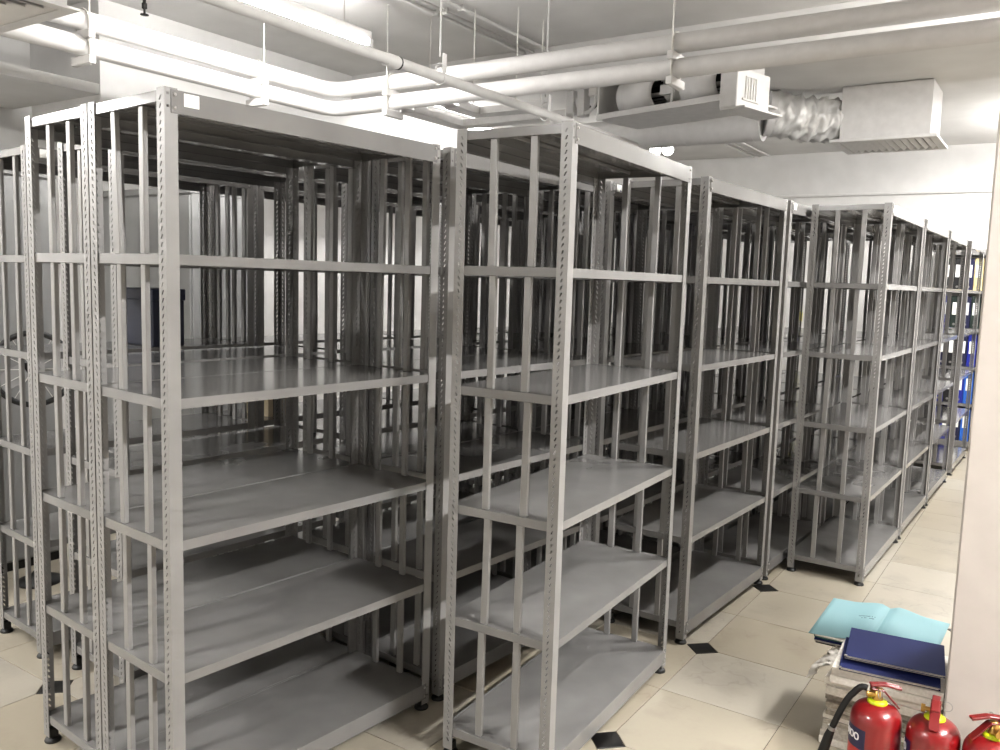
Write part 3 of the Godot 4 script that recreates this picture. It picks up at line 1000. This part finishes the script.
# ---------------------------------------------------------------- pile of papers beside the pillar
func bundle(called: String, label: String, lo: Vector3, hi: Vector3, turn: float, cols: Array, sheets: int, jitter: float) -> void:
	var c := (lo + hi) * 0.5
	var t := thing(called, label, "papers", Vector3(c.x, lo.y, c.z), turn, "")
	var h := (hi - lo) * 0.5
	var dy := (hi.y - lo.y) / sheets
	for k in sheets:
		var st := begin()
		var ox := rng.randf_range(-jitter, jitter)
		var oz := rng.randf_range(-jitter, jitter)
		var cut := rng.randf_range(0.0, jitter)
		bevel_box(st, Vector3(-h.x + ox + cut, dy * k, -h.z + oz), Vector3(h.x + ox, dy * (k + 1) - 0.0006, h.z + oz - cut), 0.0012, Transform3D(Basis(Vector3.UP, rng.randf_range(-0.03, 0.03)), Vector3.ZERO))
		mesh_node("paper_layer", done(st), cols[rng.randi() % cols.size()], t)

func paper_pile() -> void:
	var pw := noisy(Color(0.80, 0.775, 0.735), Color(0.89, 0.87, 0.84), 6.0, 0.04, 41, 0.85)
	var pg := noisy(Color(0.60, 0.575, 0.54), Color(0.78, 0.755, 0.715), 6.0, 0.04, 42, 0.85)
	var pk := noisy(Color(0.50, 0.47, 0.43), Color(0.70, 0.67, 0.62), 5.0, 0.04, 43, 0.85)
	var teal := flat(Color(0.16, 0.36, 0.33), 0.6)
	var navy := flat(Color(0.10, 0.135, 0.33), 0.75, 0.0, 0.3)
	var navy2 := flat(Color(0.09, 0.12, 0.30), 0.75, 0.0, 0.3)
	var edge := flat(Color(0.72, 0.70, 0.66), 0.35, 0.5)
	bundle("paper_bundle", "lowest bundle of old papers on the floor under the pile", Vector3(1.62, 0.001, 1.31), Vector3(2.02, 0.075, 1.66), 1.0, [pw, pg, pg], 3, 0.010)
	bundle("paper_bundle", "greyish bundle of papers second from the floor in the pile", Vector3(1.61, 0.076, 1.32), Vector3(2.04, 0.145, 1.665), -1.5, [pw, pk, pg], 4, 0.010)
	bundle("paper_bundle", "creased bundle of papers in the middle of the pile", Vector3(1.60, 0.146, 1.31), Vector3(2.03, 0.205, 1.66), 0.6, [pw, pk, pg, pw], 3, 0.010)
	bundle("paper_bundle", "white bundle of papers near the top of the pile", Vector3(1.57, 0.206, 1.32), Vector3(2.01, 0.262, 1.668), 0.0, [pw, pw, pg], 2, 0.006)
	bundle("paper_bundle", "white envelope stack right under the lower navy folder", Vector3(1.545, 0.263, 1.335), Vector3(1.80, 0.3165, 1.668), 3.0, [pw, pw, pw], 2, 0.004)
	bundle("document_stack", "dark striped booklets poking out on the left of the pile", Vector3(1.83, 0.2625, 1.215), Vector3(2.02, 0.288, 1.33), 2.0, [mats.black, pg, navy], 4, 0.004)
	var tf := thing("document_folder", "teal green folder under the open light blue book", "folder", Vector3(1.93, 0.2885, 1.30), 1.0)
	mesh_node("cover", box_mesh(Vector3(-0.11, 0, -0.082), Vector3(0.12, 0.011, 0.06), 0.002), teal, tf)
	# crumpled white sheet hanging out at the left
	var cr := thing("crumpled_paper", "crumpled white sheet hanging from the left side of the pile", "paper", Vector3(1.77, 0.2635, 1.33))
	var st := begin(true)
	var n := 10
	var g := []
	var nz := FastNoiseLite.new()
	nz.seed = 9
	nz.frequency = 11.0
	for i in n + 1:
		var rowp := []
		for j in n + 1:
			var u := float(i) / n
			var v := float(j) / n
			var hang := clampf(v * 1.3 - 0.25, 0.0, 1.0)
			rowp.append(Vector3(-0.12 + 0.17 * u, 0.012 - 0.075 * hang * hang + 0.010 * nz.get_noise_2d(u * 2.0, v * 2.0) , 0.02 - 0.115 * v + 0.03 * nz.get_noise_2d(u + 5.0, v * 2.0)))
		g.append(rowp)
	for i in n:
		for j in n:
			quad(st, g[i][j], g[i + 1][j], g[i + 1][j + 1], g[i][j + 1], Vector3(0, 1, -0.5))
			var dn := Vector3(0, -0.001, 0.0005)
			quad(st, g[i][j] + dn, g[i + 1][j] + dn, g[i + 1][j + 1] + dn, g[i][j + 1] + dn, Vector3(0, -1, 0.5))
	mesh_node("sheet", done(st), pw, cr)
	# two thin navy folders with metal edges
	for k in 2:
		var t := thing("ring_binder", ["upper navy folder lying across the open light blue book", "lower navy folder under the upper one, beside the pillar"][k], "folder", [Vector3(1.572, 0.341, 1.374), Vector3(1.52, 0.318, 1.368)][k], [6.9, 6.9][k], "navy folders on the pile")
		var hh: float = [0.011, 0.012][k]
		var bl := 0.296
		var bd: float = [0.262, 0.27][k]
		var mm: Material = [navy, navy2][k]
		mesh_node("cover", box_mesh(Vector3(0, hh - 0.003, 0), Vector3(bd, hh, bl), 0.001), mm, t)
		mesh_node("cover", box_mesh(Vector3(0, 0, 0), Vector3(bd, 0.003, bl), 0.001), mm, t)
		mesh_node("spine", box_mesh(Vector3(bd - 0.003, 0.003, 0), Vector3(bd, hh - 0.003, bl), 0.001), mm, t)
		mesh_node("pages", box_mesh(Vector3(0.004, 0.0032, 0.006), Vector3(bd - 0.02, hh - 0.0032, bl - 0.006)), pw, t)
		mesh_node("metal_edge", box_mesh(Vector3(-0.0012, hh - 0.0035, 0.0), Vector3(0.002, hh - 0.0008, bl)), edge, t)
		mesh_node("metal_edge", box_mesh(Vector3(-0.0012, 0.0008, 0.0), Vector3(0.002, 0.0024, bl)), edge, t)
		mesh_node("metal_corner", box_mesh(Vector3(-0.0014, hh - 0.0036, -0.0014), Vector3(0.007, hh + 0.0006, 0.007)), edge, t)
	# open light blue book
	var cy := flat(Color(0.525, 0.685, 0.71), 0.7)
	var ob := thing("open_book", "light blue book lying open face down on top of the pile", "book", Vector3(1.796, 0.307, 1.205))
	var ax := Vector3(0.285, 0.048, 0.022)          # along the page height, toward the back
	var wz := Vector3(0.0, 0.0, 0.405)              # across both halves
	for half in 2:
		var bs := begin(true)
		var m := 14
		for i in m:
			var f0 := float(i) / m
			var f1 := float(i + 1) / m
			var pr := []
			for f in [f0, f1]:
				var u: float = 0.5 * f if half == 0 else 1.0 - 0.5 * f
				# covers lie flat and swell before the gutter
				var y: float = 0.002 + 0.014 * smoothstep(0.35, 0.86, f) - 0.011 * smoothstep(0.86, 1.0, f) + (0.004 * (1.0 - f) if half == 1 else 0.0)
				pr.append(wz * u + Vector3.UP * y + Vector3(0.02 * u * (1.0 - u) * 4.0 - 0.012 * u, 0, 0))
			quad(bs, pr[0], pr[1], pr[1] + ax, pr[0] + ax, Vector3.UP)
			var dn := Vector3.DOWN * 0.0025
			quad(bs, pr[0] + dn, pr[1] + dn, pr[1] + ax + dn, pr[0] + ax + dn, Vector3.DOWN)
			quad(bs, pr[0], pr[1], pr[1] + dn, pr[0] + dn, -ax)
			quad(bs, pr[0] + ax, pr[1] + ax, pr[1] + ax + dn, pr[0] + ax + dn, ax)
			if i == 0:
				quad(bs, pr[0], pr[0] + ax, pr[0] + ax + dn, pr[0] + dn, Vector3(0, 0, -1 if half == 0 else 1))
		mesh_node("cover", done(bs), cy, ob)
	mesh_node("pages", box_mesh(Vector3(0.004, -0.006, 0.022), Vector3(0.26, -0.001, 0.19)), pw, ob).rotation.z = atan2(0.048, 0.285)
	# faint rows of small print on the cover
	var ink := flat(Color(0.26, 0.35, 0.38), 0.7)
	var ps := begin()
	for rr in 2:
		for k in 16:
			if rng.randf() < 0.22:
				continue
			var u := 0.30 + 0.011 * k + 0.02 * rr
			if u > 0.44 and u < 0.5:
				continue
			var hf := minf(u, 1.0 - u) * 2.0
			var yy := 0.002 + 0.014 * smoothstep(0.35, 0.86, hf) - 0.011 * smoothstep(0.86, 1.0, hf) + 0.0006
			var p := wz * u + ax * (0.60 - 0.05 * rr) + Vector3.UP * yy + Vector3(0.02 * u * (1.0 - u) * 4.0 - 0.012 * u, 0, 0)
			box(ps, Vector3(0, 0, 0), Vector3(0.0045, 0.0004, 0.0028), Transform3D(Basis(Vector3(0, 0, 1), 0.16), p))
	mesh_node("small_print", done(ps), ink, ob)

# ---------------------------------------------------------------- fire extinguishers
func extinguisher(at: Vector2, turn: float, label: String, hose: bool, label_from: float, gs := 1.0) -> void:
	var red := flat(Color(0.47, 0.05, 0.065), 0.28)
	red.clearcoat_enabled = true
	red.clearcoat = 0.6
	red.clearcoat_roughness = 0.08
	var lever := flat(Color(0.42, 0.04, 0.045), 0.4)
	var brass := flat(Color(0.72, 0.56, 0.30), 0.3, 0.85)
	var yellow := flat(Color(0.72, 0.76, 0.05), 0.45)
	var navy := flat(Color(0.09, 0.08, 0.24), 0.45)
	var pale := flat(Color(0.70, 0.16, 0.13), 0.4)
	var white := flat(Color(0.93, 0.92, 0.92), 0.5)
	var t := thing("fire_extinguisher", label, "extinguisher", Vector3(at.x, 0, at.y), 0.0, "red fire extinguishers by the pillar")
	var st := begin(true)
	var prof := [Vector2(0, 0.0), Vector2(0.058, 0.0), Vector2(0.064, 0.008), Vector2(0.066, 0.02), Vector2(0.066, 0.385)]
	for i in 9:
		var a := PI * 0.5 * (i + 1) / 10.0
		prof.append(Vector2(0.021 + 0.045 * cos(a), 0.385 + 0.048 * sin(a)))
	prof.append(Vector2(0.019, 0.436))
	prof.append(Vector2(0.0, 0.436))
	lathe(st, prof, 40)
	mesh_node("cylinder", done(st), red, t)
	var cs := begin(true)
	lathe(cs, [Vector2(0.0, 0.431), Vector2(0.026, 0.431), Vector2(0.026, 0.437), Vector2(0.022, 0.442), Vector2(0.0, 0.442)], 28)
	mesh_node("collar", done(cs), yellow, t)
	# the valve assembly turns as one
	var v := Node3D.new()
	v.name = "valve_head"
	t.add_child(v, true)
	v.position = Vector3(0, 0.440, 0)
	v.rotation_degrees.y = turn
	var bs := begin(true)
	lathe(bs, [Vector2(0.0, 0.0), Vector2(0.014, 0.0), Vector2(0.014, 0.008), Vector2(0.011, 0.012), Vector2(0.011, 0.034), Vector2(0.0, 0.036)], 16)
	tube(bs, [Vector3(0, 0.016, 0), Vector3(-0.030, 0.016, 0)], 0.008, 12)
	tube(bs, [Vector3(0, 0.014, 0), Vector3(0, 0.014, -0.026 * gs)], 0.006, 12)
	mesh_node("valve_body", done(bs), brass, v)
	mesh_node("pressure_gauge", tube_mesh([Vector3(0, 0.014, -0.024 * gs), Vector3(0, 0.014, -0.034 * gs)], 0.011, 18), brass, v)
	var ls := begin()
	var strip := [[Vector3(-0.022, 0.044, 0), Vector3(0.018, 0.047, 0)], [Vector3(0.018, 0.047, 0), Vector3(0.058, 0.038, 0)]]
	for s in strip:
		var d: Vector3 = (s[1] - s[0])
		var xf := Transform3D(Basis(Vector3(0, 0, 1), atan2(d.y, d.x)), s[0])
		bevel_box(ls, Vector3(-0.001, -0.004, -0.010), Vector3(d.length() + 0.001, 0.003, 0.010), 0.0015, xf)
	mesh_node("squeeze_lever", done(ls), lever, v)
	var hs := begin()
	for s in [[Vector3(-0.018, 0.034, 0), Vector3(0.012, 0.030, 0)], [Vector3(0.012, 0.030, 0), Vector3(0.055, -0.016, 0)]]:
		var d: Vector3 = (s[1] - s[0])
		var xf := Transform3D(Basis(Vector3(0, 0, 1), atan2(d.y, d.x)), s[0])
		bevel_box(hs, Vector3(-0.001, -0.002, -0.012), Vector3(d.length() + 0.001, 0.002, 0.012), 0.001, xf)
	mesh_node("carry_handle", done(hs), lever, v)
	var pin := []
	for i in 17:
		var a := TAU * i / 16.0
		pin.append(Vector3(-0.005, 0.030 + 0.013 * sin(a), (0.026 + 0.013 * cos(a)) * gs))
	mesh_node("safety_pin_ring", tube_mesh(pin, 0.0012, 6), mats.bolt, v)
	# curved printed label with the maker's name, around the side at angle label_from (degrees)
	var r := 0.0664
	var put := func(deg: float, y: float, rr: float) -> Vector3:
		var a := deg_to_rad(deg)
		return Vector3(-cos(a) * rr, y, sin(a) * rr)
	for band in [[0.315, 0.372, navy], [0.10, 0.315, pale]]:
		var ps := begin(true)
		for k in 24:
			var d0 := label_from + 110.0 * k / 24.0
			var d1 := label_from + 110.0 * (k + 1) / 24.0
			var mid := deg_to_rad((d0 + d1) * 0.5)
			quad(ps, put.call(d0, band[0], r), put.call(d1, band[0], r), put.call(d1, band[1], r), put.call(d0, band[1], r), Vector3(-cos(mid), 0, sin(mid)))
		mesh_node("printed_label", done(ps), band[2], t)
	var word := "SAMWOO"
	var font := SystemFont.new()
	font.font_names = PackedStringArray(["Droid Sans"])
	font.font_weight = 700
	for k in word.length():
		var tm := TextMesh.new()
		tm.text = word[k]
		tm.font = font
		tm.font_size = 32
		tm.pixel_size = 0.0009
		tm.depth = 0.0006
		var deg := label_from + 10.0 + 15.5 * k
		var o := mesh_node("letter", tm, white, t, put.call(deg, 0.347, r + 0.0003))
		o.rotation_degrees.y = deg - 90.0
	# narrow white edge of the label
	var es := begin(true)
	for k in 4:
		var d0 := label_from - 12.0 + 2.2 * k
		var mid := deg_to_rad(d0)
		quad(es, put.call(d0, 0.33, r + 0.0002), put.call(d0 + 2.2, 0.33, r + 0.0002), put.call(d0 + 2.2, 0.392, r + 0.0002), put.call(d0, 0.392, r + 0.0002), Vector3(-cos(mid), 0, sin(mid)))
	mesh_node("inspection_tag", done(es), white, t)
	if hose:
		var c := Curve3D.new()
		c.add_point(Vector3(-0.01, 0.470, -0.026), Vector3.ZERO, Vector3(0, 0.006, -0.02))
		c.add_point(Vector3(-0.01, 0.437, -0.067), Vector3(0, 0.022, 0.018), Vector3(0, -0.03, -0.018))
		c.add_point(Vector3(-0.01, 0.318, -0.112), Vector3(0, 0.05, 0.016), Vector3(0, -0.02, -0.006))
		c.bake_interval = 0.01
		mesh_node("hose", tube_mesh(Array(c.get_baked_points()), 0.0088, 14), mats.black, t)
		mesh_node("nozzle", tube_mesh([Vector3(-0.01, 0.322, -0.1105), Vector3(-0.01, 0.30, -0.117), Vector3(-0.01, 0.22, -0.135)], [0.010, 0.0125, 0.015], 16), mats.black, t)
		mesh_node("hose_ferrule", tube_mesh([Vector3(-0.01, 0.332, -0.1078), Vector3(-0.01, 0.322, -0.1108)], 0.0108, 14), mats.bolt, t)

func extinguishers() -> void:
	extinguisher(Vector2(1.115, 1.547), -62.0, "red fire extinguisher with a black hose curving down its left side", true, -122.0)
	extinguisher(Vector2(1.115, 1.688), -176.0, "middle red fire extinguisher, its lever pointing at the camera", false, -155.0, -1.0)
	extinguisher(Vector2(1.105, 1.823), 118.0, "rightmost red fire extinguisher, cut by the picture's lower right corner", false, -175.0)
